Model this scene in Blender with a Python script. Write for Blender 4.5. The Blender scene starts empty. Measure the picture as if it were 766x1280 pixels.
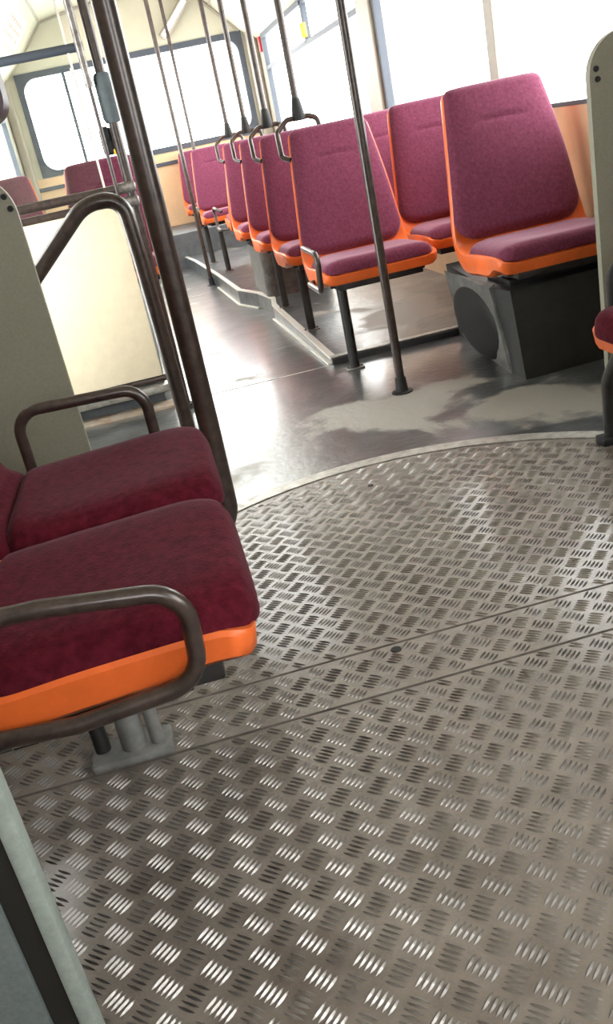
import bpy, bmesh, math, random
from mathutils import Vector, Matrix
random.seed(7)
sc = bpy.context.scene
COL = sc.collection
PI = math.pi

# ------------------------------------------------------------------ materials
def mat(name, col, rough=0.5, metal=0.0, sheen=0.0, coat=0.0, var=0.0, vscale=20.0, spec=0.5,
        bump=0.0, bscale=60.0, col2=None, rvar=0.0, detail=6.0):
    m = bpy.data.materials.new(name); m.use_nodes = True
    nt = m.node_tree; b = nt.nodes['Principled BSDF']
    b.inputs['Base Color'].default_value = (*col, 1)
    b.inputs['Roughness'].default_value = rough
    b.inputs['Metallic'].default_value = metal
    b.inputs['Specular IOR Level'].default_value = spec
    if sheen:
        b.inputs['Sheen Weight'].default_value = sheen
        b.inputs['Sheen Roughness'].default_value = 0.35
        b.inputs['Sheen Tint'].default_value = (1.0, 0.72, 0.85, 1)
    if coat:
        b.inputs['Coat Weight'].default_value = coat
        b.inputs['Coat Roughness'].default_value = 0.12
    tc = nt.nodes.new('ShaderNodeTexCoord')
    if var or col2 or rvar:
        n = nt.nodes.new('ShaderNodeTexNoise'); n.inputs['Scale'].default_value = vscale
        n.inputs['Detail'].default_value = detail; n.inputs['Roughness'].default_value = 0.65
        nt.links.new(tc.outputs['Object'], n.inputs['Vector'])
        r = nt.nodes.new('ShaderNodeValToRGB')
        r.color_ramp.elements[0].position = 0.35; r.color_ramp.elements[1].position = 0.68
        c2 = col2 if col2 else tuple(min(1, c * (1 + var)) for c in col)
        c1 = col if col2 else tuple(c * (1 - var) for c in col)
        r.color_ramp.elements[0].color = (*c1, 1); r.color_ramp.elements[1].color = (*c2, 1)
        nt.links.new(n.outputs['Fac'], r.inputs['Fac'])
        nt.links.new(r.outputs['Color'], b.inputs['Base Color'])
        if rvar:
            mr = nt.nodes.new('ShaderNodeMapRange')
            mr.inputs['To Min'].default_value = max(0.02, rough - rvar)
            mr.inputs['To Max'].default_value = min(1, rough + rvar)
            mr.inputs['From Min'].default_value = 0.3; mr.inputs['From Max'].default_value = 0.7
            nt.links.new(n.outputs['Fac'], mr.inputs['Value'])
            nt.links.new(mr.outputs['Result'], b.inputs['Roughness'])
    if bump:
        n2 = nt.nodes.new('ShaderNodeTexNoise'); n2.inputs['Scale'].default_value = bscale
        n2.inputs['Detail'].default_value = 4
        nt.links.new(tc.outputs['Object'], n2.inputs['Vector'])
        bp = nt.nodes.new('ShaderNodeBump'); bp.inputs['Strength'].default_value = bump
        bp.inputs['Distance'].default_value = 0.01
        nt.links.new(n2.outputs['Fac'], bp.inputs['Height'])
        nt.links.new(bp.outputs['Normal'], b.inputs['Normal'])
    return m

def glass(name, refl=0.06, tint=(0.97, 0.99, 0.98)):
    m = bpy.data.materials.new(name); m.use_nodes = True
    nt = m.node_tree; nt.nodes.clear()
    o = nt.nodes.new('ShaderNodeOutputMaterial'); mx = nt.nodes.new('ShaderNodeMixShader')
    t = nt.nodes.new('ShaderNodeBsdfTransparent'); g = nt.nodes.new('ShaderNodeBsdfGlossy')
    t.inputs['Color'].default_value = (*tint, 1); g.inputs['Roughness'].default_value = 0.02
    mx.inputs['Fac'].default_value = refl
    nt.links.new(t.outputs[0], mx.inputs[1]); nt.links.new(g.outputs[0], mx.inputs[2])
    nt.links.new(mx.outputs[0], o.inputs['Surface'])
    return m

M = {}
M['fabric'] = mat('maroon_velour_lit', (0.132, 0.030, 0.060), 0.9, sheen=0.5, col2=(0.195, 0.050, 0.092), vscale=90, spec=0.1, bump=0.15, bscale=260)  # far seats: stronger light and flare put into the paler, pinker colour
M['fabric_shaded'] = mat('maroon_velour_shaded', (0.060, 0.006, 0.012), 0.95, sheen=0.10, col2=(0.112, 0.012, 0.023), vscale=60, spec=0.05, bump=0.2, bscale=260)  # same velour for the near seats, weaker light put into the darker colour
M['orange'] = mat('orange_seat_plastic', (0.80, 0.150, 0.030), 0.38, var=0.12, vscale=9, spec=0.4)
M['black'] = mat('black_steel', (0.022, 0.021, 0.021), 0.45, var=0.3, vscale=30)
M['tube'] = mat('worn_dark_brown_tube', (0.030, 0.020, 0.018), 0.33, metal=0.2, col2=(0.070, 0.048, 0.040), vscale=45, coat=0.25)
M['tube_steel'] = mat('rubbed_bare_steel', (0.30, 0.285, 0.27), 0.35, metal=0.6, col2=(0.12, 0.10, 0.09), vscale=40)
M['rubber'] = mat('black_rubber', (0.009, 0.009, 0.010), 0.65)
M['sleeve'] = mat('slate_grey_foam', (0.10, 0.12, 0.13), 0.8, var=0.15, vscale=30)
M['panel'] = mat('grey_green_laminate', (0.275, 0.272, 0.215), 0.55, var=0.08, vscale=160)
M['cream'] = mat('cream_laminate', (0.88, 0.76, 0.55), 0.5, var=0.04, vscale=30)
M['peach'] = mat('peach_wall_panel', (0.62, 0.42, 0.25), 0.5, var=0.05, vscale=12)
M['ceil'] = mat('cream_ceiling_panel', (0.50, 0.47, 0.37), 0.5, var=0.04, vscale=6)
M['pillar'] = mat('cream_pillar', (0.34, 0.305, 0.25), 0.5, var=0.04, vscale=8)
M['frame'] = mat('grey_blue_window_rubber', (0.050, 0.060, 0.080), 0.55)
M['alu'] = mat('dull_aluminium', (0.50, 0.49, 0.45), 0.42, metal=0.55, col2=(0.30, 0.28, 0.25), vscale=35, rvar=0.1)
M['alu_bright'] = mat('bright_edge_strip', (0.72, 0.70, 0.64), 0.35, metal=0.5)
M['greybox'] = mat('dark_grey_painted_box', (0.022, 0.024, 0.024), 0.55, col2=(0.036, 0.037, 0.036), vscale=14, bump=0.1, bscale=120)
M['greylight'] = mat('scuffed_grey_sheet', (0.075, 0.078, 0.076), 0.5, col2=(0.17, 0.165, 0.155), vscale=22)
M['bluegrey'] = mat('blue_grey_step_paint', (0.17, 0.185, 0.20), 0.6, col2=(0.23, 0.245, 0.25), vscale=14)
M['rust'] = mat('rusty_light_sill', (0.45, 0.42, 0.36), 0.6, col2=(0.33, 0.20, 0.11), vscale=18)
M['step'] = mat('dark_step_lino', (0.085, 0.095, 0.105), 0.45, var=0.2, vscale=14)
M['white'] = mat('white_plastic', (0.8, 0.8, 0.78), 0.4)
M['red'] = mat('red_plastic', (0.60, 0.03, 0.03), 0.4)
M['yellow'] = mat('yellow_plastic', (0.85, 0.50, 0.03), 0.4)
M['faded_red'] = mat('faded_red_print', (0.62, 0.24, 0.20), 0.6)
M['board'] = mat('grey_teal_board', (0.130, 0.155, 0.155), 0.6, var=0.15, vscale=160)
M['board_edge'] = mat('pale_green_edging', (0.31, 0.36, 0.33), 0.45, var=0.12, vscale=120)
M['hair'] = mat('dark_plum_plastic', (0.03, 0.012, 0.02), 0.5)
M['glass'] = glass('window_glass', 0.05)
M['screen'] = glass('partition_glass', 0.07, (0.93, 0.96, 0.94))
M['brackgrey'] = mat('pale_grey_casting', (0.21, 0.21, 0.20), 0.55, var=0.25, vscale=25)

def mat_vinyl(name='wet_dark_lino', film=1.0):
    """wet dark lino with dried beige dirt patches"""
    m = bpy.data.materials.new(name); m.use_nodes = True
    nt = m.node_tree; b = nt.nodes['Principled BSDF']; L = nt.links.new
    tc = nt.nodes.new('ShaderNodeTexCoord')
    # dried dirt: noise + a blob round the spot where it lies
    n = nt.nodes.new('ShaderNodeTexNoise'); n.inputs['Scale'].default_value = 3.1; n.inputs['Detail'].default_value = 7
    n.inputs['Roughness'].default_value = 0.58; n.inputs['Distortion'].default_value = 0.4
    L(tc.outputs['Object'], n.inputs['Vector'])
    def blob(cx, cy, sx, sy):
        mp = nt.nodes.new('ShaderNodeMapping'); mp.inputs['Location'].default_value = (-cx / sx, -cy / sy, 0)
        mp.inputs['Scale'].default_value = (1 / sx, 1 / sy, 0)
        L(tc.outputs['Object'], mp.inputs['Vector'])
        ln = nt.nodes.new('ShaderNodeVectorMath'); ln.operation = 'LENGTH'; L(mp.outputs[0], ln.inputs[0])
        mr = nt.nodes.new('ShaderNodeMapRange'); mr.inputs['From Min'].default_value = 0; mr.inputs['From Max'].default_value = 1
        mr.inputs['To Min'].default_value = 0.30; mr.inputs['To Max'].default_value = 0.0
        L(ln.outputs['Value'], mr.inputs['Value']); return mr.outputs['Result']
    def add(a, c, op='ADD'):
        x = nt.nodes.new('ShaderNodeMath'); x.operation = op
        L(a, x.inputs[0])
        if isinstance(c, float): x.inputs[1].default_value = c
        else: L(c, x.inputs[1])
        return x.outputs[0]
    bl = add(blob(0.72, 2.85, 0.50, 0.42), blob(1.10, 2.62, 0.55, 0.30), 'MAXIMUM')
    bl = add(bl, blob(1.15, 4.3, 0.35, 0.5), 'MAXIMUM')
    s = add(n.outputs['Fac'], bl)
    rp = nt.nodes.new('ShaderNodeValToRGB'); rp.color_ramp.elements[0].position = 0.60; rp.color_ramp.elements[1].position = 0.67
    L(s, rp.inputs['Fac'])
    n2 = nt.nodes.new('ShaderNodeTexNoise'); n2.inputs['Scale'].default_value = 9; n2.inputs['Detail'].default_value = 6
    L(tc.outputs['Object'], n2.inputs['Vector'])
    wet = nt.nodes.new('ShaderNodeValToRGB')
    wet.color_ramp.elements[0].color = (0.036, 0.041, 0.043, 1); wet.color_ramp.elements[1].color = (0.105, 0.112, 0.115, 1)
    wet.color_ramp.elements[0].position = 0.35; wet.color_ramp.elements[1].position = 0.7
    L(n2.outputs['Fac'], wet.inputs['Fac'])
    mx = nt.nodes.new('ShaderNodeMix'); mx.data_type = 'RGBA'
    L(rp.outputs['Color'], mx.inputs['Factor']); L(wet.outputs['Color'], mx.inputs[6]); mx.inputs[7].default_value = (0.265, 0.248, 0.222, 1)
    L(mx.outputs[2], b.inputs['Base Color'])
    rr = nt.nodes.new('ShaderNodeMapRange'); rr.inputs['To Min'].default_value = 0.30; rr.inputs['To Max'].default_value = 0.6
    L(rp.outputs['Color'], rr.inputs['Value'])
    L(rr.outputs['Result'], b.inputs['Roughness'])
    b.inputs['Specular IOR Level'].default_value = 0.3 + 0.4 * film
    # water film: a coat that is missing where the dirt has dried
    ivt = nt.nodes.new('ShaderNodeMapRange'); ivt.inputs['To Min'].default_value = film; ivt.inputs['To Max'].default_value = 0.05
    L(rp.outputs['Color'], ivt.inputs['Value']); L(ivt.outputs['Result'], b.inputs['Coat Weight'])
    b.inputs['Coat Roughness'].default_value = 0.20; b.inputs['Coat IOR'].default_value = 1.6
    n3 = nt.nodes.new('ShaderNodeTexNoise'); n3.inputs['Scale'].default_value = 38; n3.inputs['Detail'].default_value = 3
    L(tc.outputs['Object'], n3.inputs['Vector'])
    bp = nt.nodes.new('ShaderNodeBump'); bp.inputs['Strength'].default_value = 0.22; bp.inputs['Distance'].default_value = 0.01
    L(n3.outputs['Fac'], bp.inputs['Height']); L(bp.outputs['Normal'], b.inputs['Normal'])
    return m
M['vinyl'] = mat_vinyl(); M['lino_dry'] = mat_vinyl('damp_dark_lino', 0.15)
M['plate'] = mat('dirty_tread_plate', (0.170, 0.142, 0.122), 0.46, metal=0.25, col2=(0.305, 0.268, 0.238), vscale=7, coat=0.35, rvar=0.10, bump=0.12, bscale=160, detail=9)
M['bars'] = mat('worn_tread_bars', (0.21, 0.195, 0.185), 0.36, metal=0.80, col2=(0.42, 0.40, 0.385), vscale=9, rvar=0.05)
M['gap'] = mat('black_gap', (0.012, 0.011, 0.010), 0.7)
def lamp_mat():
    m = bpy.data.materials.new('lit_tube'); m.use_nodes = True
    b = m.node_tree.nodes['Principled BSDF']
    b.inputs['Emission Color'].default_value = (1, 1, 1, 1); b.inputs['Emission Strength'].default_value = 3
    return m
M['lamp'] = lamp_mat()

# ------------------------------------------------------------------ mesh helpers
def obj(name, bm, material, parent=None, smooth=True, loc=None):
    me = bpy.data.meshes.new(name)
    bmesh.ops.recalc_face_normals(bm, faces=bm.faces[:])
    bm.to_mesh(me); bm.free()
    ms = material if isinstance(material, (list, tuple)) else [material]
    for m in ms: me.materials.append(m)
    if smooth:
        for p in me.polygons: p.use_smooth = True
        me.set_sharp_from_angle(angle=math.radians(42))
    o = bpy.data.objects.new(name, me); COL.objects.link(o)
    if parent is not None: o.parent = parent
    if loc: o.location = loc
    return o

def thing(name, label, cat, loc=(0, 0, 0), rot=0.0, group=None):
    o = bpy.data.objects.new(name, None); COL.objects.link(o)
    o.location = loc; o.rotation_euler = (0, 0, rot); o.empty_display_size = 0.1
    o['label'] = label; o['category'] = cat
    if group: o['group'] = group
    return o
def tag(o, label, cat, group=None):
    o['label'] = label; o['category'] = cat
    if group: o['group'] = group
    return o
def struct(name, bm, m, parent=None, smooth=False):
    o = obj(name, bm, m, parent, smooth)
    if parent is None: o['kind'] = 'structure'
    return o

def box(bm, lo, hi, bevel=0.0, seg=2):
    r = bmesh.ops.create_cube(bm, size=1.0)
    vs = r['verts']
    for v in vs:
        v.co = Vector([lo[i] + (v.co[i] + 0.5) * (hi[i] - lo[i]) for i in range(3)])
    if bevel:
        es = list({e for v in vs for e in v.link_edges})
        bmesh.ops.bevel(bm, geom=es, offset=bevel, segments=seg, profile=0.5, affect='EDGES')
    return bm
def boxbm(lo, hi, bevel=0.0, seg=2): return box(bmesh.new(), lo, hi, bevel, seg)

def fillet(pts, r, n=7):
    P = [Vector(p) for p in pts]; out = [P[0]]
    for i in range(1, len(P) - 1):
        a, b, c = P[i - 1], P[i], P[i + 1]
        rr = r[i - 1] if isinstance(r, (list, tuple)) else r
        d1 = (a - b); d2 = (c - b)
        ang = d1.angle(d2)
        if rr <= 0 or ang > PI - 0.02: out.append(b); continue
        t = min(rr / math.tan(ang / 2), d1.length * 0.49, d2.length * 0.49)
        p1 = b + d1.normalized() * t; p2 = b + d2.normalized() * t
        R = t * math.tan(ang / 2)
        bis = (d1.normalized() + d2.normalized()).normalized()
        ctr = b + bis * (R / math.sin(ang / 2))
        u = (p1 - ctr); w = (p2 - ctr); tot = u.angle(w); ax = u.cross(w)
        for k in range(n + 1):
            out.append(ctr + Matrix.Rotation(tot * k / n, 3, ax.normalized()) @ u)
    out.append(P[-1]); return out

def tube(bm, pts, r, seg=12, fil=0.0, cap=True):
    P = fillet(pts, fil) if fil else [Vector(p) for p in pts]
    n = len(P); T = []
    for i in range(n):
        a = P[max(0, i - 1)]; b = P[min(n - 1, i + 1)]; T.append((b - a).normalized())
    up = Vector((0, 0, 1)) if abs(T[0].z) < 0.9 else Vector((1, 0, 0))
    N = (up - T[0] * up.dot(T[0])).normalized(); rings = []
    for i in range(n):
        N = (N - T[i] * N.dot(T[i])).normalized(); B = T[i].cross(N)
        rad = r[i] if isinstance(r, (list, tuple)) else r
        rings.append([bm.verts.new(P[i] + rad * (math.cos(2 * PI * k / seg) * N + math.sin(2 * PI * k / seg) * B)) for k in range(seg)])
    for i in range(n - 1):
        for k in range(seg):
            bm.faces.new((rings[i][k], rings[i][(k + 1) % seg], rings[i + 1][(k + 1) % seg], rings[i + 1][k]))
    if cap:
        bm.faces.new(rings[0][::-1]); bm.faces.new(rings[-1])
    return bm
def tubebm(*a, **k): return tube(bmesh.new(), *a, **k)

def prism(bm, poly, axis, a, b):
    """extrude a 2-D outline along an axis ('x','y','z') from a to b"""
    def P(u, v, t): return {'x': (t, u, v), 'y': (u, t, v), 'z': (u, v, t)}[axis]
    A = [bm.verts.new(P(u, v, a)) for u, v in poly]; B = [bm.verts.new(P(u, v, b)) for u, v in poly]
    n = len(poly)
    bm.faces.new(A); bm.faces.new(B[::-1])
    for i in range(n): bm.faces.new((A[i], A[(i + 1) % n], B[(i + 1) % n], B[i]))
    return bm
def prismbm(*a): return prism(bmesh.new(), *a)
def bevel_all(bm, off, seg=2, ang=30):
    es = [e for e in bm.edges if len(e.link_faces) == 2 and e.calc_face_angle(0) > math.radians(ang)]
    bmesh.ops.bevel(bm, geom=es, offset=off, segments=seg, profile=0.5, affect='EDGES'); return bm

def rrect(x0, x1, z0, z1, r, n=6):
    out = []
    for cx, cz, a0 in ((x1 - r, z1 - r, 0), (x0 + r, z1 - r, 90), (x0 + r, z0 + r, 180), (x1 - r, z0 + r, 270)):
        for k in range(n + 1):
            a = math.radians(a0 + 90 * k / n); out.append((cx + r * math.cos(a), cz + r * math.sin(a)))
    return out
def ring_prism(bm, outer, inner, axis, a, b):
    """a frame: equal-length outer and inner outlines, extruded"""
    def P(u, v, t): return {'x': (t, u, v), 'y': (u, t, v), 'z': (u, v, t)}[axis]
    n = len(outer)
    V = [[bm.verts.new(P(*p, t)) for p in pl] for pl, t in ((outer, a), (inner, a), (inner, b), (outer, b))]
    for s in range(4):
        A, B = V[s], V[(s + 1) % 4]
        for i in range(n): bm.faces.new((A[i], A[(i + 1) % n], B[(i + 1) % n], B[i]))
    return bm

# ------------------------------------------------------------------ setting
XL, XR, YB, YF = -0.92, 1.577, 9.80, -1.3
TCX, TCY, TR = 0.468, 1.512, 0.876                         # the turntable circle
Y_S1, Y_S2, Y_RAMP = 1.447, 1.300, 3.62
def zfloor(y): return 0.0 if y <= Y_RAMP else max(-0.070, -0.035 * (y - Y_RAMP))

# wet lino behind the turntable, sloping down the aisle
bm = bmesh.new()
th0 = math.asin((Y_S1 - TCY) / TR)
arc = [(TCX + TR * math.cos(a), TCY + TR * math.sin(a)) for a in [th0 + (PI - 2 * th0) * k / 72 for k in range(73)]]
poly = [(XR, Y_S1)] + arc + [(XL, Y_S1), (XL, Y_RAMP), (XR, Y_RAMP)]
f = bm.faces.new([bm.verts.new((x, y, 0)) for x, y in poly])
bmesh.ops.triangulate(bm, faces=[f])
ys = [Y_RAMP, 4.1, 4.6, 5.1, 5.62, 7.0, YB]
for a, b in zip(ys, ys[1:]):
    bm.faces.new([bm.verts.new(p) for p in ((XL, a, zfloor(a)), (XR, a, zfloor(a)), (XR, b, zfloor(b)), (XL, b, zfloor(b)))])
bmesh.ops.remove_doubles(bm, verts=bm.verts[:], dist=1e-4)
struct('floor', bm, M['vinyl'], smooth=True)
struct('floor_seam', boxbm((XL, Y_RAMP - 0.008, 0), (0.64, Y_RAMP, 0.0012)), M['alu'])
# sub floor
struct('floor_base', boxbm((XL, YF, -0.16), (XR, YB, -0.10)), M['gap'])

# tread plates: the plate itself and its raised bars are one mesh
def bar(verts, faces, mats, cx, cy, ang, L, W, H):
    ca, sa = math.cos(ang), math.sin(ang); i0 = len(verts); h = L / 2
    pts = [(-h, 0, 0), (-h * .55, -W * .36, 0), (0, -W / 2, 0), (h * .55, -W * .36, 0), (h, 0, 0), (h * .55, W * .36, 0), (0, W / 2, 0), (-h * .55, W * .36, 0),
           (-h * .62, 0, H * .75), (0, 0, H), (h * .62, 0, H * .75)]
    for x, y, z in pts: verts.append((cx + ca * x - sa * y, cy + sa * x + ca * y, z))
    for fc in ((0, 1, 8), (1, 2, 9, 8), (2, 3, 10, 9), (3, 4, 10), (4, 5, 10), (5, 6, 9, 10), (6, 7, 8, 9), (7, 0, 8)):
        faces.append(tuple(i0 + k for k in fc)); mats.append(1)
def tread_plate(name, inside, outline, ylo, yhi):
    verts = [(x, y, 0) for x, y in outline]; faces = [tuple(range(len(outline)))]; mats = [0]
    n = len(outline)
    verts += [(x, y, -0.012) for x, y in outline]
    for i in range(n): faces.append((i, (i + 1) % n, n + (i + 1) % n, n + i)); mats.append(0)
    px, py = 0.0306, 0.02675; ox, oy = 0.110, 0.838
    for i in range(-36, 52):
        for j in range(int((ylo - oy) / py) - 2, int((yhi - oy) / py) + 3):
            gx, gy = ox + i * px, oy + j * py
            if (i % 2) != (j % 2): continue
            light = (i % 2 == 0)
            ang = math.radians(42.5) if light else math.radians(-40)
            nx, ny = -math.sin(ang), math.cos(ang)
            for k in (-2, -1, 0, 1, 2):
                # five parallel bars fill a square
                bx, by = gx + nx * k * 0.0081, gy + ny * k * 0.0081
                if inside(bx, by): bar(verts, faces, mats, bx, by, ang, 0.0280, 0.0054, 0.0026)
    me = bpy.data.meshes.new(name); me.from_pydata(verts, [], faces)
    me.materials.append(M['plate']); me.materials.append(M['bars'])
    me.polygons.foreach_set('material_index', mats); me.update()
    bmx = bmesh.new(); bmx.from_mesh(me); bmesh.ops.recalc_face_normals(bmx, faces=bmx.faces[:])
    for fc in bmx.faces:                                   # open bars: keep their faces looking up
        if fc.normal.z < 0 and fc.material_index == 1: fc.normal_flip()
    if len(outline) > 4 or True: bmx.to_mesh(me)
    bmx.free()
    o = bpy.data.objects.new(name, me); COL.objects.link(o); o['kind'] = 'structure'
    return o
g = 0.0034
def ins_front(x, y): return XL + .02 < x < XR - .02 and 0.1 < y < Y_S2 - g - 0.009
def ins_mid(x, y): return XL + .02 < x < XR - .02 and Y_S2 + g + 0.008 < y < Y_S1 - g - 0.008 and math.hypot(x - 0.27, y - 1.425) > 0.016
def ins_disc(x, y): return math.hypot(x - TCX, y - TCY) < TR - 0.015 and y > Y_S1 + g + 0.008 and math.hypot(x - .437, y - 2.239) > 0.016
tread_plate('floor_plate', ins_front, [(XL, YF), (XR, YF), (XR, Y_S2 - g), (XL, Y_S2 - g)], 0.1, Y_S2)
mid = tread_plate('floor_plate', ins_mid, [(XL, Y_S2 + g), (XR, Y_S2 + g), (XR, Y_S1 - g), (XL, Y_S1 - g)], Y_S2, Y_S1)
th1 = math.asin((Y_S1 + g - TCY) / (TR - 0.004))
arc2 = [(TCX + (TR - .004) * math.cos(a), TCY + (TR - .004) * math.sin(a)) for a in [th1 + (PI - 2 * th1) * k / 72 for k in range(73)]]
disc = tread_plate('floor_plate', ins_disc, arc2, Y_S1, TCY + TR)
def hole(parent, x, y, r):
    b_ = bmesh.new(); bmesh.ops.create_cone(b_, cap_ends=True, segments=20, radius1=r, radius2=r * .93, depth=0.0016)
    obj('bolt_hole', b_, M['gap'], parent, loc=(x, y, 0.0008))
hole(mid, 0.27, 1.425, 0.0105); hole(disc, 0.437, 2.239, 0.008)
# metal band round the turntable
bm = bmesh.new(); prev = None
for k in range(73):
    a = th0 + (PI - 2 * th0) * k / 72
    cs, sn = math.cos(a), math.sin(a)
    ring = [bm.verts.new((TCX + r_ * cs, TCY + r_ * sn, z_)) for r_, z_ in ((TR, -0.01), (TR, 0.003), (TR + 0.048, 0.003), (TR + 0.05, -0.01))]
    if prev:
        for q in range(3): bm.faces.new((prev[q], ring[q], ring[q + 1], prev[q + 1]))
    prev = ring
struct('trim_1', bm, M['alu'], smooth=True)

# raised platform under the right-hand seats
ZP = 0.025
edge = [(0.640, 3.63), (0.636, 5.17), (0.668, 5.40), (0.625, 5.72), (0.535, 6.02), (0.490, 7.0), (0.415, 8.20), (0.36, 8.75)]
platform_poly = edge + [(XR, 8.75), (XR, 3.63)]
struct('floor_platform', prismbm(platform_poly, 'z', -0.09, ZP), M['lino_dry'])
bm = bmesh.new()
for (x0, y0), (x1, y1) in zip(edge[:-1], edge[1:]):
    d = Vector((x1 - x0, y1 - y0, 0)).normalized(); nrm = Vector((-d.y, d.x, 0)) * 0.004; w = Vector((d.y, -d.x, 0)) * 0.024
    A = Vector((x0, y0, 0)); B = Vector((x1, y1, 0))
    q = [A + nrm, B + nrm, B + w, A + w]
    prism(bm, [(p.x, p.y) for p in q], 'z', ZP - 0.004, ZP + 0.004)
struct('trim_2', bm, M['alu_bright'])
bm = bmesh.new()
for (x0, y0), (x1, y1) in list(zip(edge[:-1], edge[1:]))[:1] + list(zip(edge[:-1], edge[1:]))[3:5]:
    d = Vector((x1 - x0, y1 - y0, 0)).normalized(); w = Vector((-d.y, d.x, 0))
    A = Vector((x0, y0, 0)); B = Vector((x1, y1, 0))
    a0, a1 = A + w * .001, A + w * .016
    b0, b1 = B + w * .001, B + w * .016
    vs = [bm.verts.new((p.x, p.y, zfloor(p.y) + h)) for h in (-0.002, 0.006) for p in (a0, b0, b1, a1)]
    for fc in ((0, 1, 2, 3), (4, 5, 6, 7), (0, 1, 5, 4), (1, 2, 6, 5), (2, 3, 7, 6), (3, 0, 4, 7)): bm.faces.new([vs[k] for k in fc])
struct('wet_reflection_lines', bm, M['alu_bright'])  # pale strips on the floor drawn for the wet reflection below the platform edge
bm = boxbm((0.64, 3.610, -0.004), (XR, 3.629, ZP - 0.002)); struct('trim_4', bm, M['black'])
struct('trim_5', boxbm((0.64, 3.622, ZP), (XR, 3.655, ZP + 0.005)), M['alu'])
# rear step that closes the aisle
struct('floor_step', boxbm((XL, 8.70, -0.09), (XR, YB, 0.235), 0.006), M['step'])

# rear wall with one wide window
def wall_open(name, axis, t0, t1, u0, u1, v0, v1, holes, m):
    """wall slab between t0..t1 with rectangular holes (list of u0,u1,v0,v1)"""
    us = sorted({u0, u1, *[h[0] for h in holes], *[h[1] for h in holes]})
    vs = sorted({v0, v1, *[h[2] for h in holes], *[h[3] for h in holes]})
    bm = bmesh.new()
    for a, b in zip(us, us[1:]):
        run = None
        for c, d in zip(vs, vs[1:]):
            mu, mv = (a + b) / 2, (c + d) / 2
            if any(h[0] < mu < h[1] and h[2] < mv < h[3] for h in holes): continue
            lo, hi = ((a, t0, c), (b, t1, d)) if axis == 'y' else ((t0, a, c), (t1, b, d))
            box(bm, lo, hi)
    bmesh.ops.remove_doubles(bm, verts=bm.verts[:], dist=1e-5)
    return struct(name, bm, m)
W1 = (-0.745, 1.425, 0.955, 1.845)
wall_open('wall_back', 'y', YB, YB + 0.05, XL - .05, XR + .05, -0.1, 2.6, [W1], M['ceil'])
struct('wall_back_panel', boxbm((XL, YB - 0.012, 0.235), (XR, YB, 0.93), 0.004), M['peach'])
struct('trim_6', boxbm((XL, YB - 0.034, 0.815), (XR, YB - 0.012, 0.85), 0.006), M['frame'])
w = thing('window_1', 'wide rounded rear window', 'window'); w['kind'] = 'structure'
bm = bmesh.new(); ring_prism(bm, rrect(W1[0] - .02, W1[1] + .02, W1[2] - .02, W1[3] + .02, 0.004), rrect(W1[0] + .035, W1[1] - .035, W1[2] + .03, W1[3] - .035, 0.13), 'y', YB - 0.02, YB + 0.04)
obj('window_frame', bm, M['frame'], w)
obj('window_glass', prismbm(rrect(W1[0] + .02, W1[1] - .02, W1[2] + .02, W1[3] - .02, 0.13), 'y', YB + 0.012, YB + 0.018), M['glass'], w, False)
obj('glazing_bar', boxbm((-0.325, YB - 0.006, W1[2]), (-0.295, YB + 0.010, W1[3] - .02)), M['frame'], w, False)

# front bulkhead behind the photographer
wall_open('wall_front', 'y', YF - 0.05, YF, XL - .05, XR + .05, -0.1, 2.6, [(-0.2, 0.9, 1.0, 1.7)], M['pillar'])
# side walls
ZS, ZT = 0.81, 1.755
wins = [(2.75, 3.82), (3.90, 5.51), (5.83, 9.40)]
front_wins = [(-1.0, 0.55)]
wall_open('wall_right', 'x', XR, XR + 0.05, YF, YB, -0.1, 2.0, [(a, b, ZS, ZT) for a, b in [(2.75, 5.51), (5.83, 9.40)] + front_wins], M['pillar'])
struct('wall_right_panel', boxbm((XR - 0.01, 2.75, 0.0), (XR, YB - .01, ZS - 0.008), 0.003), M['peach'])
def side_window(name, x, y0, y1, sgn, bars=(), hopper=None, hop_div=(), frame_t=0.03):
    w = thing(name, 'side window', 'window'); w['kind'] = 'structure'
    t0, t1 = (x - 0.012, x + 0.03) if sgn > 0 else (x - 0.03, x + 0.012)
    bm = bmesh.new(); ring_prism(bm, rrect(y0 - .01, y1 + .01, ZS - .01, ZT + .01, 0.004), rrect(y0 + frame_t, y1 - frame_t, ZS + .004, ZT - frame_t, 0.03), 'x', t0, t1)
    obj('window_frame', bm, M['frame'], w)
    obj('window_glass', boxbm((x + sgn * .012 - .002, y0 + .015, ZS + .01), (x + sgn * .012 + .002, y1 - .015, ZT - .015)), M['glass'], w, False)
    for b0, b1 in bars: obj('glazing_bar', boxbm((t0, b0, ZS), (t1, b1, ZT), 0.004), M['pillar'], w, False)
    if hopper:
        obj('vent_rail', boxbm((t0, y0, hopper - .018), (t1, y1, hopper + .018), 0.004), M['frame'], w, False)
        for b0 in hop_div: obj('vent_stile', boxbm((t0, b0 - .03, hopper), (t1, b0 + .03, ZT), 0.004), M['frame'], w, False)
    return w
side_window('window_2', XR, 2.75, 5.51, 1, bars=[(3.83, 3.92)], hopper=1.52)
side_window('window_3', XR, 5.83, 9.40, 1, hopper=1.47, hop_div=[7.42])
side_window('window_4', XR, -1.0, 0.55, 1, hopper=1.52)
wall_open('wall_left', 'x', XL - 0.05, XL, YF, YB, -0.1, 2.0, [(5.2, 6.9, ZS, ZT), (7.1, 9.3, ZS, ZT), (2.55, 3.40, 0.12, 1.9)], M['pillar'])
side_window('window_5', XL, 5.2, 6.9, -1, hopper=1.47)
side_window('window_6', XL, 7.1, 9.3, -1, hopper=1.47)
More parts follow.
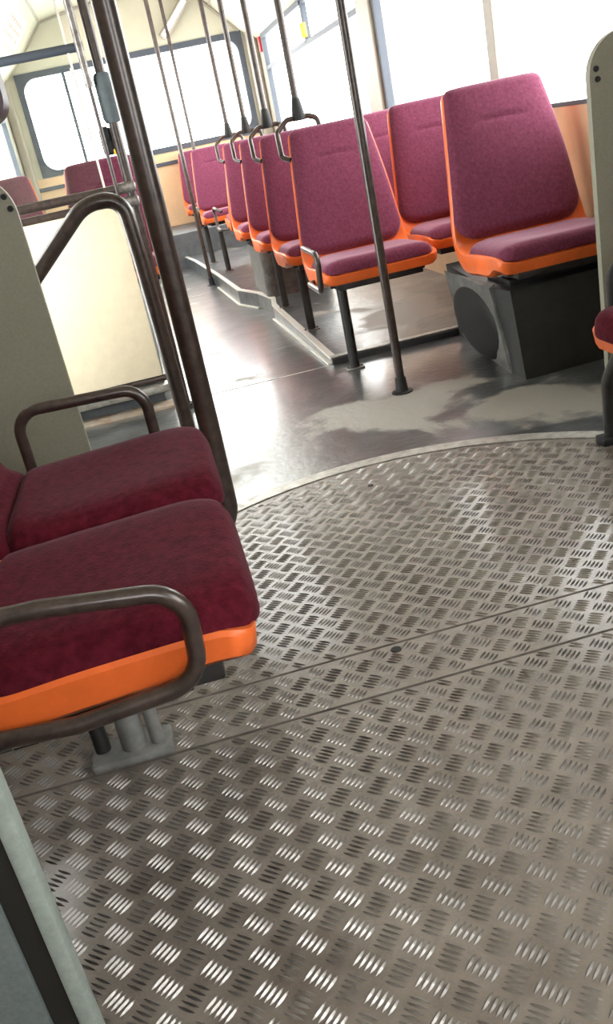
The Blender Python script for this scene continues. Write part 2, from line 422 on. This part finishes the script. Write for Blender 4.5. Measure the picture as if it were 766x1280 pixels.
# folding door leaf in the left wall
d = thing('door_1', 'glazed door leaf', 'door'); d['kind'] = 'structure'
bm = bmesh.new(); ring_prism(bm, rrect(2.55, 3.40, 0.12, 1.9, 0.03), rrect(2.60, 3.35, 0.2, 1.85, 0.05), 'x', XL - 0.035, XL - 0.01); obj('door_frame', bm, M['frame'], d)
obj('door_glass', boxbm((XL - .024, 2.58, 0.18), (XL - .02, 3.37, 1.87)), M['glass'], d, False)

# ceiling: vaulted, with sloping coves
prof = [(XL, 1.76), (-0.66, 1.98), (-0.40, 2.26), (0.0, 2.33), (0.35, 2.35), (0.75, 2.33), (1.05, 2.26), (1.19, 2.13), (1.43, 1.87), (XR, 1.76)]
HX0, HX1, HY0, HY1 = 0.0, 0.75, 5.3, 8.0                       # glazed roof hatch
bm = bmesh.new()
up = [(x, z + 0.05) for x, z in prof]
prism(bm, prof + up[::-1], 'y', YF, HY0); prism(bm, prof + up[::-1], 'y', HY1, YB)
k0 = [i for i, q in enumerate(prof) if q[0] == HX0][0]; k1 = [i for i, q in enumerate(prof) if q[0] == HX1][0]
prism(bm, prof[:k0 + 1] + up[:k0 + 1][::-1], 'y', HY0, HY1); prism(bm, prof[k1:] + up[k1:][::-1], 'y', HY0, HY1)
struct('ceiling', bm, M['ceil'])
w = thing('window_7', 'glazed roof hatch', 'window'); w['kind'] = 'structure'
bm = bmesh.new(); ring_prism(bm, rrect(HX0 - .03, HX1 + .03, HY0 - .03, HY1 + .03, .05), rrect(HX0 + .03, HX1 - .03, HY0 + .03, HY1 - .03, .04), 'z', 2.325, 2.37); obj('window_frame', bm, M['frame'], w)
obj('window_glass', boxbm((HX0 + .01, HY0 + .01, 2.352), (HX1 - .01, HY1 - .01, 2.356)), M['glass'], w, False)
bm = bmesh.new()
for (x, z) in ((-0.40, 2.26), (1.19, 2.13), (-0.66, 1.98)):
    tube(bm, [(x, 2.3, z - .002), (x, YB - .01, z - .002)], 0.012, 6)
struct('trim_7', bm, M['pillar'], smooth=True)
bm = bmesh.new(); tube(bm, [(-0.66, YB - .02, 1.98), (-0.40, YB - .02, 2.25), (0.0, YB - .02, 2.32), (0.75, YB - .02, 2.32), (1.05, YB - .02, 2.25), (1.43, YB - .02, 1.865)], 0.013, 6)
struct('trim_8', bm, M['pillar'], smooth=True)
# corner posts at the back
struct('trim_9', boxbm((1.475, YB - .10, 0.235), (XR, YB, 1.86), 0.02), M['pillar'])
struct('trim_10', boxbm((XL, YB - .08, 0.235), (-0.83, YB, 1.86), 0.02), M['pillar'])
struct('trim_11', boxbm((XR - 0.03, 5.53, ZS - .03), (XR + .002, 5.81, 1.80), 0.012), M['pillar'])

# ------------------------------------------------------------------ bus seats
def catmull(P, n):
    out = []; P = [Vector((0, *p)) for p in P]
    Q = [2 * P[0] - P[1]] + P + [2 * P[-1] - P[-2]]
    for i in range(1, len(Q) - 2):
        for k in range(n):
            t = k / n; a, b, c, e = Q[i - 1], Q[i], Q[i + 1], Q[i + 2]
            out.append(0.5 * ((2 * b) + (c - a) * t + (2 * a - 5 * b + 4 * c - e) * t * t + (3 * b - a - 3 * c + e) * t ** 3))
    out.append(P[-1]); return out
PROF = [(0.0, 0.386), (0.06, 0.394), (0.20, 0.390), (0.32, 0.384), (0.385, 0.402), (0.415, 0.445), (0.432, 0.52), (0.458, 0.64), (0.500, 0.78), (0.545, 0.905)]
RAW = catmull(PROF, 14)
LEN = [0.0]
for a, b in zip(RAW, RAW[1:]): LEN.append(LEN[-1] + (b - a).length)
TOT = LEN[-1]
def at(s):
    if s < 0: return RAW[0] + (RAW[1] - RAW[0]).normalized() * s, (RAW[1] - RAW[0]).normalized()
    s = min(TOT, s)
    for i in range(len(LEN) - 1):
        if LEN[i + 1] >= s:
            t = (s - LEN[i]) / (LEN[i + 1] - LEN[i]); p = RAW[i].lerp(RAW[i + 1], t); tg = (RAW[i + 1] - RAW[i]).normalized()
            return p, tg
    return RAW[-1], (RAW[-1] - RAW[-2]).normalized()
def tang(s):
    return ((at(s + .012)[0] - at(s - .012)[0]).normalized() if 0.012 < s < TOT - .012 else at(s)[1])
S_SEAT = 0.36         # arc length where the pan ends
def width(s, k):
    """half width of the shell along its profile"""
    if s < S_SEAT + 0.05: return k * (1.0 + 0.0 * max(0, 1 - max(0, s) / S_SEAT) ** 1.5)
    t = (s - S_SEAT - .05) / (TOT - S_SEAT - .05)
    return k * (1.0 - 0.02 * min(1, t * 4) - 0.255 * t ** 1.35)
def rc(d, r): return 0.0 if d >= r else r - math.sqrt(max(0, r * r - (r - d) ** 2))
def stations(s0, s1, n):
    return [s0 + (s1 - s0) * (0.5 - 0.5 * math.cos(PI * i / n)) * 0.6 + (s1 - s0) * (i / n) * 0.4 for i in range(n + 1)]
def sweep(bm, ss, section):
    rings = []
    for s in ss:
        p, t = at(s)[0], tang(s); nrm = Vector((0, -t.z, t.y))
        rings.append([bm.verts.new(Vector((u, p.y, p.z)) + nrm * v) for u, v in section(s)])
    n = len(rings[0])
    for A, B in zip(rings, rings[1:]):
        for i in range(n): bm.faces.new((A[i], A[(i + 1) % n], B[(i + 1) % n], B[i]))
    bm.faces.new(rings[0]); bm.faces.new(rings[-1][::-1]); return bm
def make_shell(k, pan_t=0.034, lip_pan=0.012):
    def sec(s):
        w = width(s, k) - rc(s, 0.035) * .8 - rc(TOT - s, 0.03)
        f = min(1, max(0, (s - S_SEAT + .04) / 0.10)); f = f * f * (3 - 2 * f)
        t = (pan_t + (0.026 if k > 0.21 else 0.010) * (1 / (1 + math.exp(-(s - 0.095) / 0.012)))) * (1 - f) + 0.030 * f; l = lip_pan * (1 - f) + 0.006 * f
        l *= min(1, .35 + (s / .06)) * min(1, .2 + (TOT - s) / .05)
        return [(-w + .012, -t), (w - .012, -t), (w, -t + .010), (w + .002, l - .006), (w - .003, l), (w - .013, l - .001), (w - .024, .0), (0, -.001),
                (-w + .024, .0), (-w + .013, l - .001), (-w + .003, l), (-w - .002, l - .006), (-w, -t + .010)]
    return sweep(bmesh.new(), stations(0, TOT, 54), sec)
def make_pad(k, s0, s1, h, inset, corner, crease=None, dip=0.0, over=0.0, low=None):
    low = low or corner
    US = [-1, -.985, -.94, -.86, -.7, -.5, -.25, 0, .25, .5, .7, .86, .94, .985, 1]
    def sec(s):
        w = width(s, k) - inset - rc(s - s0, low) - rc(s1 - s, corner)
        e = min(s - s0, s1 - s); he = h * math.sqrt(max(0, 1 - (1 - min(1, e / 0.035)) ** 2)) + .001
        top = []
        for u in US:
            v = he * math.sqrt(max(0, 1 - abs(u) ** 7))
            v -= dip * (1 - u * u) * math.sin(PI * (s - s0) / (s1 - s0))
            if crease: v -= 0.010 * math.exp(-((s - crease) / .008) ** 2) * math.exp(-(u / .38) ** 4)
            top.append((u * w, v + over + .001))
        return [(-w * .98, over - .001), (0, over - .002), (w * .98, over - .001)] + top[::-1]
    return sweep(bmesh.new(), stations(s0, s1, 60), sec)

def seat_body(root, k, fabric, cov):
    obj('shell', make_shell(k), M['orange'], root)
    obj('seat_cushion', make_pad(k, cov[2], S_SEAT - (0.02 if cov[1] > 0 else 0.0), cov[4], cov[3], cov[0], dip=0.012, over=cov[5]), fabric, root)
    obj('back_cushion', make_pad(k, S_SEAT + cov[1], TOT + .0, 0.036, 0.003, 0.024, crease=TOT - 0.135, dip=-0.012, over=0.003, low=0.085 if cov[1] > 0 else 0.02), fabric, root)
def leg_parts(root, x, y, zf, ztop=0.352):
    o = obj('leg', tubebm([(x, y, zf + .004), (x, y, ztop - .03)], 0.020, 14), M['black'], root)
    b_ = bmesh.new(); box(b_, (x - .036, y - .026, zf), (x + .036, y + .026, zf + .006), 0.002)
    for sx in (-1, 1): bmesh.ops.create_cone(b_, cap_ends=True, segments=8, radius1=.006, radius2=.005, depth=.008, matrix=Matrix.Translation((x + sx * .028, y, zf + .009)))
    obj('foot_plate', b_, M['tube_steel'], o)
    return o
def frame_parts(root, x=0.0, hw=.17):
    b_ = bmesh.new(); box(b_, (-hw, 0.05, 0.322), (hw, 0.30, 0.352), .004); box(b_, (-hw - .02, 0.09, 0.330), (hw + .02, 0.13, 0.356), .003)
    obj('seat_frame', b_, M['black'], root)
def side_handle(root, x, y0=-0.06, y1=0.22, z0=0.355, z1=0.49, inward=0.03):
    s = 1 if x > 0 else -1
    obj('side_handle', tubebm([(x - s * inward, y1 + .03, z1 - .02), (x, y1, z1), (x, y0, z1), (x, y0 + .045, z0), (x, y1, z0), (x - s * (inward + .03), y1 + .04, z0)], 0.011, 12, 0.035), M['tube'], root)

KW = 0.224
def bus_seat(label, cx, yf, rot=0, zf=ZP, up=0.0, fabric='fabric', leg=None, k=KW, group=None, frame=True, handle=None, top_handle=False):
    t = thing('bus_seat', label, 'seat', (cx, yf, up), rot, group)
    seat_body(t, k, M[fabric], (0.05, 0.055, 0.010, 0.008, 0.044, 0.004) if fabric == 'fabric' else (0.075, -0.02, -0.012, 0.001, 0.052, 0.000))
    if frame: frame_parts(t)
    if leg is not None: leg_parts(t, leg[0], leg[1], zf - up)
    if handle is not None: side_handle(t, *handle)
    if top_handle:                                                     # hook-shaped grab tube over the aisle-side corner
        obj('top_handle', tubebm([(-0.178, 0.500, 0.80), (-0.205, 0.545, 0.815), (-0.200, 0.585, 0.91), (-0.150, 0.590, 0.950), (-0.060, 0.590, 0.950), (-0.025, 0.585, 0.938), (-0.020, 0.563, 0.87)], 0.0105, 12, 0.03), M['tube'], t)
    return t

# right-hand block
G = 'maroon orange-shelled seats on the right'
A = bus_seat('separate maroon seat on the dark grey wheel box, nearest of the right-hand window seats', 1.290, 2.69, leg=None, frame=True, up=0.024, k=0.242, group=G)
D = bus_seat('aisle seat on a single black leg, nearest the photographer, with a side grab loop', 0.848, 3.36, zf=0.0, leg=(-0.145, 0.12), handle=(-0.250, -0.075, 0.20, 0.350, 0.49), top_handle=True, group=G)
B = bus_seat('window seat between the nearest aisle seat and the seat on the wheel box', 1.335, 3.58, up=0.012, group=G)
Eo = bus_seat('second aisle seat, directly behind the nearest aisle seat', 0.838, 4.12, leg=(-0.15, 0.15), top_handle=True, group=G)
Cw = bus_seat('window seat whose top shows between the nearest aisle seat and its window neighbour', 1.325, 4.30, group=G)
Fo = bus_seat('third aisle seat, in front of the seat on the grey heater box', 0.833, 4.88, leg=(-0.145, 0.13), top_handle=True, group=G)
Go = bus_seat('fourth aisle seat, above the rounded grey heater box', 0.828, 5.72, leg=None, top_handle=True, group=G)
Ro = bus_seat('rear-facing seat back to back with the fourth aisle seat', 0.87, 7.06, rot=PI, leg=(0.275, 0.02), handle=(0.285, -0.02, 0.22, 0.345, 0.49), group=G)
Io = bus_seat('aisle seat facing forward behind the rear-facing seat, with chrome-worn side loop', 0.755, 7.58, leg=(-0.21, 0.18), handle=(-0.255, -0.05, 0.2, 0.33, 0.48), group=G)
Jo = bus_seat('rearmost seat on the back step beside the peach rear wall', 0.735, 9.10, leg=(0, 0.2), zf=0.235, group=G)

# wall brackets carry the window seats
for s in (B, Cw):
    obj('wall_bracket', boxbm((0.12, 0.10, 0.325), (XR - 1.325 if s is Cw else XR - 1.335, 0.16, 0.35), .003), M['black'], s)

# left-hand block behind the partition
G2 = 'maroon seats behind the cream partition'
L1 = bus_seat('aisle-side maroon seat behind the cream partition', -0.108, 4.50, zf=0.30, up=0.055, k=0.238, leg=(-.08, .2), group=G2)
L2 = bus_seat('wall-side maroon seat behind the glass screen at the photo left edge', -0.632, 4.50, zf=0.30, up=0.055, k=0.232, leg=(0, .2), group=G2)

# near left pair, sideways to the aisle
G3 = 'sideways seats on the turntable'
N1 = bus_seat('nearest sideways maroon seat with an orange edge and brown grab loop', 0.018, 1.135, rot=PI / 2, fabric='fabric_shaded', k=0.202, frame=True, group=G3)
N2 = bus_seat('second sideways maroon seat, between the nearest one and the brown pole', 0.018, 1.548, rot=PI / 2, fabric='fabric_shaded', k=0.202, frame=True, group=G3)
# local x = world y - 1.135 ; local y = -(world x - .018)
def loc_pts(root, pts):
    inv = (Matrix.Translation(root.location) @ Matrix.Rotation(root.rotation_euler.z, 4, 'Z')).inverted()
    return [tuple(inv @ Vector(p)) for p in pts]
obj('side_handle', tubebm(loc_pts(N1, [(-0.40, 0.95, 0.508), (-0.36, 0.905, 0.512), (-0.205, 0.905, 0.506), (-0.050, 0.905, 0.484), (-0.058, 0.905, 0.366), (-0.205, 0.905, 0.353), (-0.37, 0.905, 0.366), (-0.40, 0.95, 0.366)]), 0.0108, 16, [.03, 0, .045, .045, 0, .03]), M['tube'], N1)
obj('side_handle', tubebm(loc_pts(N2, [(-0.318, 1.765, 0.36), (-0.318, 1.765, 0.526), (-0.068, 1.765, 0.518), (-0.068, 1.765, 0.36)]), 0.0115, 16, .045), M['tube'], N2)
obj('handle_bracket', boxbm(*[tuple(f(a, b) for a, b in zip(*loc_pts(N2, [(-0.34, 1.70, 0.345), (-0.05, 1.775, 0.362)]))) for f in (min, max)]), M['black'], N2)
# pedestal under the near pair
ped = bmesh.new()
box(ped, *[tuple(f(a, b) for a, b in zip(*loc_pts(N1, [(-0.30, 1.30, 0.0), (-0.16, 1.37, 0.016)]))) for f in (min, max)], .004)
q = loc_pts(N1, [(-0.225, 1.335, 0.0), (-0.225, 1.335, 0.325)]); tube(ped, q, 0.022, 14)
q = loc_pts(N1, [(-0.185, 1.33, 0.012), (-0.185, 1.33, 0.10), (-0.20, 1.335, 0.30)]); tube(ped, q, 0.012, 10)
obj('pedestal', ped, M['brackgrey'], N1)
q = loc_pts(N1, [(-0.28, 1.345, 0.0), (-0.28, 1.345, 0.32)])
obj('pedestal_leg', tubebm(q, 0.014, 12), M['black'], N1)
q0, q1 = loc_pts(N1, [(-0.30, 0.98, 0.30), (-0.16, 1.33, 0.322)])
obj('seat_beam', boxbm(tuple(min(a, b) for a, b in zip(q0, q1)), tuple(max(a, b) for a, b in zip(q0, q1)), .004), M['black'], N1)

# near right seat, mirror of the left pair
Rn = bus_seat('sideways maroon seat cut off at the right photo edge', 0.905, 1.655, rot=-PI / 2, fabric='fabric_shaded', k=0.202, group=G3)
obj('side_handle', tubebm(loc_pts(Rn, [(1.25, 1.885, 0.36), (1.25, 1.885, 0.526), (0.985, 1.885, 0.518), (0.985, 1.885, 0.36)]), 0.0125, 16, .045), M['rubber'], Rn)
obj('pedestal', tubebm(loc_pts(Rn, [(1.10, 1.62, 0), (1.10, 1.62, 0.33)]), 0.022, 14), M['brackgrey'], Rn)
obj('handle_bracket', boxbm(*[tuple(f(a, b) for a, b in zip(*loc_pts(Rn, [(0.97, 1.82, 0.345), (1.27, 1.895, 0.362)]))) for f in (min, max)]), M['black'], Rn)
b_ = bmesh.new(); tube(b_, loc_pts(Rn, [(1.075, 2.11, 0.0), (1.075, 2.11, 0.17), (1.075, 1.98, 0.33), (1.075, 1.80, 0.335)]), 0.019, 12, .05)
obj('leg', b_, M['black'], Rn)
q0, q1 = loc_pts(Rn, [(1.04, 2.085, 0.0), (1.11, 2.135, 0.022)])
obj('foot_plate', boxbm(tuple(min(a, b) for a, b in zip(q0, q1)), tuple(max(a, b) for a, b in zip(q0, q1)), .004), M['rubber'], Rn)

# ------------------------------------------------------------------ boxes
wb = thing('wheel_box', 'dark grey wheel box under the separate window seat', 'box', (1.13, 2.80, 0))
def hexa(bm, lower, upper):
    A = [bm.verts.new(p) for p in lower]; B_ = [bm.verts.new(p) for p in upper]
    n = len(A); bm.faces.new(A[::-1]); bm.faces.new(B_)
    for i in range(n): bm.faces.new((A[i], A[(i + 1) % n], B_[(i + 1) % n], B_[i]))
    return bm
X0, Y0 = 1.13, 2.80
bm = hexa(bmesh.new(), [(0.005, 0, 0.0), (XR - X0, 0.03, 0.0), (XR - X0, 0.80, 0.0), (0.06, 0.80, 0.0), (0.0, 0.12, 0.0)],
          [(-0.005, 0.035, 0.298), (XR - X0, 0.05, 0.304), (XR - X0, 0.80, 0.304), (0.04, 0.80, 0.298), (-0.03, 0.16, 0.298)])
bevel_all(bm, 0.012, 3, 20); obj('box_body', bm, M['greybox'], wb)
# scuffed side sheet with a bulging black oval opening cover
bm = hexa(bmesh.new(), [(-0.006, 0.11, 0.0), (0.055, 0.74, 0.0), (0.065, 0.74, 0.0), (0.008, 0.10, 0.0)],
          [(-0.036, 0.14, 0.300), (-0.035, 0.60, 0.312), (-0.02, 0.60, 0.300), (-0.015, 0.14, 0.312)])
obj('side_sheet', bm, M['greylight'], wb)
bm = bmesh.new(); bmesh.ops.create_uvsphere(bm, u_segments=28, v_segments=14, radius=1)
for v in bm.verts: v.co = Vector((-0.010 + v.co.x * 0.036 - v.co.z * .02, 0.36 + v.co.y * 0.225, 0.140 + v.co.z * 0.136))
obj('rubber_cover', bm, M['rubber'], wb)
bm = bmesh.new(); box(bm, (0.02, 0.10, 0.296), (0.34, 0.30, 0.3215), .006)
obj('seat_mount', bm, M['black'], wb)
hb = tag(obj('heater_box', bevel_all(prismbm(rrect(0.655, 1.05, 5.42, 6.02, 0.06), 'z', ZP, 0.304), 0.02, 3, 50), M['greylight']), 'rounded grey heater box under the fourth aisle seat', 'box')
# stepped box under the left seats
sb = thing('stepped_seat_box', 'blue grey stepped box on the floor below the cream partition', 'box', (0, 0, 0))
obj('box_body', boxbm((XL, 3.66, 0.085), (-0.045, 5.0, 0.30), 0.006), M['bluegrey'], sb)
obj('ledge', boxbm((XL, 3.615, 0.055), (-0.03, 5.0, 0.085), 0.004), M['alu'], sb)
obj('recess', boxbm((XL, 3.66, -0.005), (-0.06, 5.0, 0.055)), M['step'], sb)
obj('sill', boxbm((XL, 3.56, -0.003), (-0.03, 3.66, 0.010), 0.003), M['rust'], sb)

# ------------------------------------------------------------------ partition, posts and rails
pt = thing('partition', 'cream partition panel with a glass screen above, left of the aisle', 'partition', (0, 3.5, 0))
obj('panel', boxbm((-0.72, -0.012, 0.152), (-0.045, 0.012, 0.785), 0.004), M['cream'], pt)
obj('bottom_rail', tubebm([(-0.74, 0, 0.140), (0.012, 0, 0.140)], 0.013, 12), M['tube'], pt)
obj('top_rail', tubebm([(-0.74, 0, 0.840), (0.012, 0, 0.840)], 0.0165, 12), M['tube'], pt)
obj('middle_rail', tubebm([(-0.74, 0, 0.797), (0.012, 0, 0.797)], 0.014, 12), M['tube'], pt)
obj('upper_rail', tubebm([(-0.74, 0, 1.305), (-0.02, 0, 1.305)], 0.015, 12), M['frame'], pt)
obj('glass_screen', boxbm((-0.72, -0.003, 0.80), (-0.075, 0.003, 1.62)), M['screen'], pt, False)
obj('screen_edge', boxbm((-0.079, -0.006, 0.85), (-0.071, 0.006, 1.62)), M['alu_bright'], pt, False)
for z in (0.84, 0.79): obj('clamp', boxbm((-0.035, -0.03, z - .018), (0.035, 0.03, z + .018), 0.010, 3), M['tube_steel'], pt)

po = thing('grab_pole', 'brown pole with a slate grey foam sleeve beside the glass screen', 'pole', (0.014, 3.5, 0))
obj('pole', tubebm([(0, 0, 0), (0, 0, 2.33)], 0.0175, 14), M['tube'], po)
obj('sleeve', tubebm([(0, 0, 1.055), (0, 0, 1.07), (0, 0, 1.20), (0, 0, 1.215)], [.024, .031, .031, .024], 16), M['sleeve'], po)
obj('floor_flange', tubebm([(0, 0, 0), (0, 0, .02)], [.034, .028], 16), M['rubber'], po)
po2 = thing('grab_pole', 'lighter brown tube left of the foam-sleeved pole, against the glass screen', 'pole', (-0.034, 3.47, 0.0))
obj('pole', tubebm([(0, 0, 0.80), (0, 0, 1.185)], 0.0065, 10), M['tube'], po2)
obj('upper_tube', tubebm([(0, 0, 1.185), (0, 0, 2.33)], [.0125, .0165], 14), M['tube_steel'], po2)
obj('end_knob', tubebm([(0, 0, 1.175), (0, 0, 1.195)], [.013, .013], 12), M['tube_steel'], po2)

tk = thing('ticket_validator', 'small black box with a yellow patch on the foam-sleeved pole', 'device', (0.0, 3.545, 0.0))
bm = bmesh.new(); box(bm, (-0.045, -0.028, 0.955), (0.0, 0.03, 1.045), .010, 3); box(bm, (-0.040, -0.034, 1.0), (-0.012, -0.02, 1.05), .005)
obj('case', bm, M['rubber'], tk)
obj('yellow_patch', boxbm((-0.010, -0.031, 0.952), (0.012, -0.024, 0.972), .002), M['yellow'], tk)

# arched hand rail in front of the partition
ar = tag(obj('hand_rail', tubebm([(0.003, 2.45, 0.0), (-0.011, 2.45, 0.70), (-0.018, 2.45, 0.845), (-0.115, 2.45, 0.845), (-0.275, 2.45, 0.705), (-0.42, 2.45, 0.575), (-0.42, 2.45, 0.0)], 0.0195, 16, [0, .085, .10, 0, .05]), M['tube']), 'arched dark brown hand rail in front of the cream partition', 'rail')

# thick pole beside the near seats
mp = thing('grab_pole', 'thick dark brown pole rising behind the near left seats', 'pole', (0.038, 1.80, 0))
obj('pole', tubebm([(-0.10, -0.02, 0.0), (-0.09, -0.02, 0.10), (-0.0, 0, 0.20), (0.003, 0, 0.40), (0.006, 0, 2.335)], 0.0215, 20, [.04, .06, 0]), M['tube'], mp)

# aisle poles
GP = 'thin poles down to the seat handles'
def seat_pole(label, x, y, z0=0.950, z1=2.335):
    p = thing('grab_pole', label, 'pole', (x, y, 0), 0, GP)
    obj('pole', tubebm([(0, 0, z0 + .02), (0, 0, z1)], 0.0145, 12), M['tube'], p)
    obj('rubber_boot', tubebm([(0, 0, z0 - .012), (0, 0, z0), (0, 0, z0 + .03), (0, 0, z0 + .075)], [.026, .029, .024, .016], 16), M['rubber'], p)
seat_pole('rubber-footed pole on the grab tube of the nearest aisle seat', 0.750, 3.95)
seat_pole('rubber-footed pole on the grab tube of the second aisle seat', 0.735, 4.71)
seat_pole('rubber-footed pole on the grab tube of the third aisle seat', 0.730, 5.47)
seat_pole('rubber-footed pole on the grab tube of the fourth aisle seat', 0.725, 6.31)
def floor_pole(label, x, y, zf):
    p = thing('grab_pole', label, 'pole', (x, y, zf))
    obj('pole', tubebm([(0, 0, 0), (0, 0, 2.33 - zf)], 0.0155, 14), M['tube'], p)
    obj('foot', tubebm([(0, 0, 0), (0, 0, 0.004), (0, 0, 0.006), (0, 0, 0.055)], [.038, .038, .022, .019], 16), M['rubber'], p)
floor_pole('full height pole standing on the floor right of the nearest aisle seat', 0.760, 3.01, 0.0)
floor_pole('far thin pole standing on the aisle floor by the rear seats', 0.455, 7.20, -0.070)
floor_pole('farthest short-looking pole at the right of the back step', 0.69, 9.0, 0.235)

# ------------------------------------------------------------------ upright panels of the joint
def end_panel(name, label, x0, x1, ztop, side, y=2.28, screws=()):
    """board with one rounded upper corner; side=+1: rounded corner on the right"""
    t = thing(name, label, 'panel', (0, y, 0)); r = 0.10
    if side > 0: pl = [(x0, 0.0), (x1, 0.0)] + [(x1 - r + r * math.cos(a), ztop - r + r * math.sin(a)) for a in [PI / 2 * k / 10 for k in range(11)]] + [(x0, ztop)]
    else: pl = [(x1, 0.0), (x1, ztop)] + [(x0 + r + r * math.cos(a), ztop - r + r * math.sin(a)) for a in [PI / 2 + PI / 2 * k / 10 for k in range(11)]] + [(x0, 0.0)]
    obj('board', bevel_all(prismbm(pl, 'y', -0.011, 0.011), 0.002, 1, 60), M['panel'], t)
    for sx, sz in screws:
        o = obj('screw', tubebm([(sx, -0.0105, sz), (sx, -0.016, sz)], [.0075, .006], 12), M['rubber'], t)
    return t
end_panel('end_panel', 'grey green upright panel with two screws at the left photo edge', XL + .005, -0.255, 0.965, 1, screws=((-0.274, 0.904), (-0.268, 0.876)))
end_panel('end_panel', 'grey green upright panel with a round top at the right photo edge', 1.160, XR - .005, 0.985, -1, screws=((1.178, 0.905), (1.181, 0.881)))

nb = thing('near_board', 'grey teal board with a pale edge at the bottom left corner', 'panel', (0, 0.70, 0))
obj('edge_strip', boxbm((-0.258, -0.006, 0.0), (-0.2395, 0.018, 0.82), .004), M['board_edge'], nb)
obj('rubber_seal', boxbm((-0.283, 0.000, 0.0), (-0.2575, 0.016, 0.815), .003), M['gap'], nb)
obj('board', boxbm((XL + .005, -0.004, 0.0), (-0.2825, 0.016, 0.815), .003), M['board'], nb)

# small things near the ceiling
kn = thing('hanging_grip', 'dark rounded grip cut off at the upper left photo edge', 'grip', (-0.105, 0.995, 0))
obj('grip', bevel_all(prismbm(rrect(-0.0285, 0.0145, 0.978, 1.052, 0.0213), 'y', -0.025, 0.025), .006, 3, 60), M['hair'], kn)
obj('strap', boxbm((-0.026, -0.012, 1.04), (-0.018, 0.012, 2.318)), M['rubber'], kn)
lt = thing('ceiling_light', 'slanted white tube lamp at the top of the rear wall', 'lamp', (0, 0, 0))
obj('lamp_tube', tubebm([(0.700, 9.66, 1.935), (0.96, 9.66, 2.19)], 0.020, 12), M['lamp'], lt)
obj('lamp_base', tubebm([(0.69, 9.715, 1.925), (0.97, 9.715, 2.20)], 0.045, 8), M['pillar'], lt)
hm = tag(obj('emergency_hammer', bevel_all(boxbm((1.545, 9.43, 1.62), (1.5775, 9.49, 1.75)), .008), M['red']), 'red holder on the rear pillar of the right wall', 'hammer')
lw = tag(obj('vent_reflection', bevel_all(boxbm((1.535, 7.36, 1.50), (1.575, 7.42, 1.60)), .008), M['yellow']), 'yellow block for a reflection on the upper vent of the rear right window', 'reflection')  # solid yellow block stands in for a reflection, no real catch
st = thing('sticker', 'small white notice with faded red lines on the left ceiling cove', 'sticker', (-0.53, 8.6, 2.12), 0)
st.rotation_euler = (0, 0, 0)
dv = Vector((0.26, 0, 0.28)).normalized(); nv = Vector((0.28, 0, -0.26)).normalized()
def on_cove(bm, y0, y1, a0, a1, h):
    base = Vector((-0.66, 0, 1.98)); off = Vector(st.location)
    P = [base + dv * a + nv * hh + Vector((0, y, 0)) - off for hh in (0.0005, h) for y, a in ((y0, a0), (y1, a0), (y1, a1), (y0, a1))]
    vs = [bm.verts.new(p) for p in P]
    for fc in ((0, 1, 2, 3), (4, 5, 6, 7), (0, 1, 5, 4), (1, 2, 6, 5), (2, 3, 7, 6), (3, 0, 4, 7)): bm.faces.new([vs[k] for k in fc])
bm = bmesh.new(); on_cove(bm, 8.0, 9.2, 0.03, 0.27, 0.002); obj('notice', bm, M['white'], st, False)
bm = bmesh.new()
random.seed(3)
for r_, a in enumerate((0.08, 0.14, 0.20)):
    y = 8.15
    while y < 9.05:
        wdt = random.uniform(.05, .14); on_cove(bm, y, min(y + wdt, 9.08), a - .016, a + .016, 0.003); y += wdt + .03
obj('printed_lines', bm, M['faded_red'], st, False)

# ------------------------------------------------------------------ light: an overcast sky through the windows
wd = bpy.data.worlds.new('overcast'); sc.world = wd; wd.use_nodes = True
bg = wd.node_tree.nodes['Background']; bg.inputs['Color'].default_value = (1.0, 0.985, 0.98, 1); bg.inputs['Strength'].default_value = 11.0

# ------------------------------------------------------------------ camera
cd = bpy.data.cameras.new('camera'); cam = bpy.data.objects.new('camera', cd); COL.objects.link(cam); sc.camera = cam
cd.sensor_fit = 'VERTICAL'; cd.sensor_height = 36.0; cd.lens = 36.0 * 1127.23 / 1280; cd.clip_start = 0.02
R = Matrix(((0.962690, 0.250520, -0.102313), (-0.189352, 0.353511, -0.916065), (-0.193324, 0.901260, 0.387758)))
cam.matrix_world = Matrix.Translation((0, 0, 0.92)) @ R.to_4x4()
sc.view_settings.view_transform = 'Standard'; sc.view_settings.look = 'None'
sc.view_settings.exposure = 0.12; sc.view_settings.gamma = 1.0; sc.view_settings.use_curve_mapping = False
sc.cycles.use_denoising = True
sc.cycles.max_bounces = 8; sc.cycles.transparent_max_bounces = 12
sc.cycles.caustics_reflective = False; sc.cycles.caustics_refractive = False
sc.cycles.sample_clamp_indirect = 8
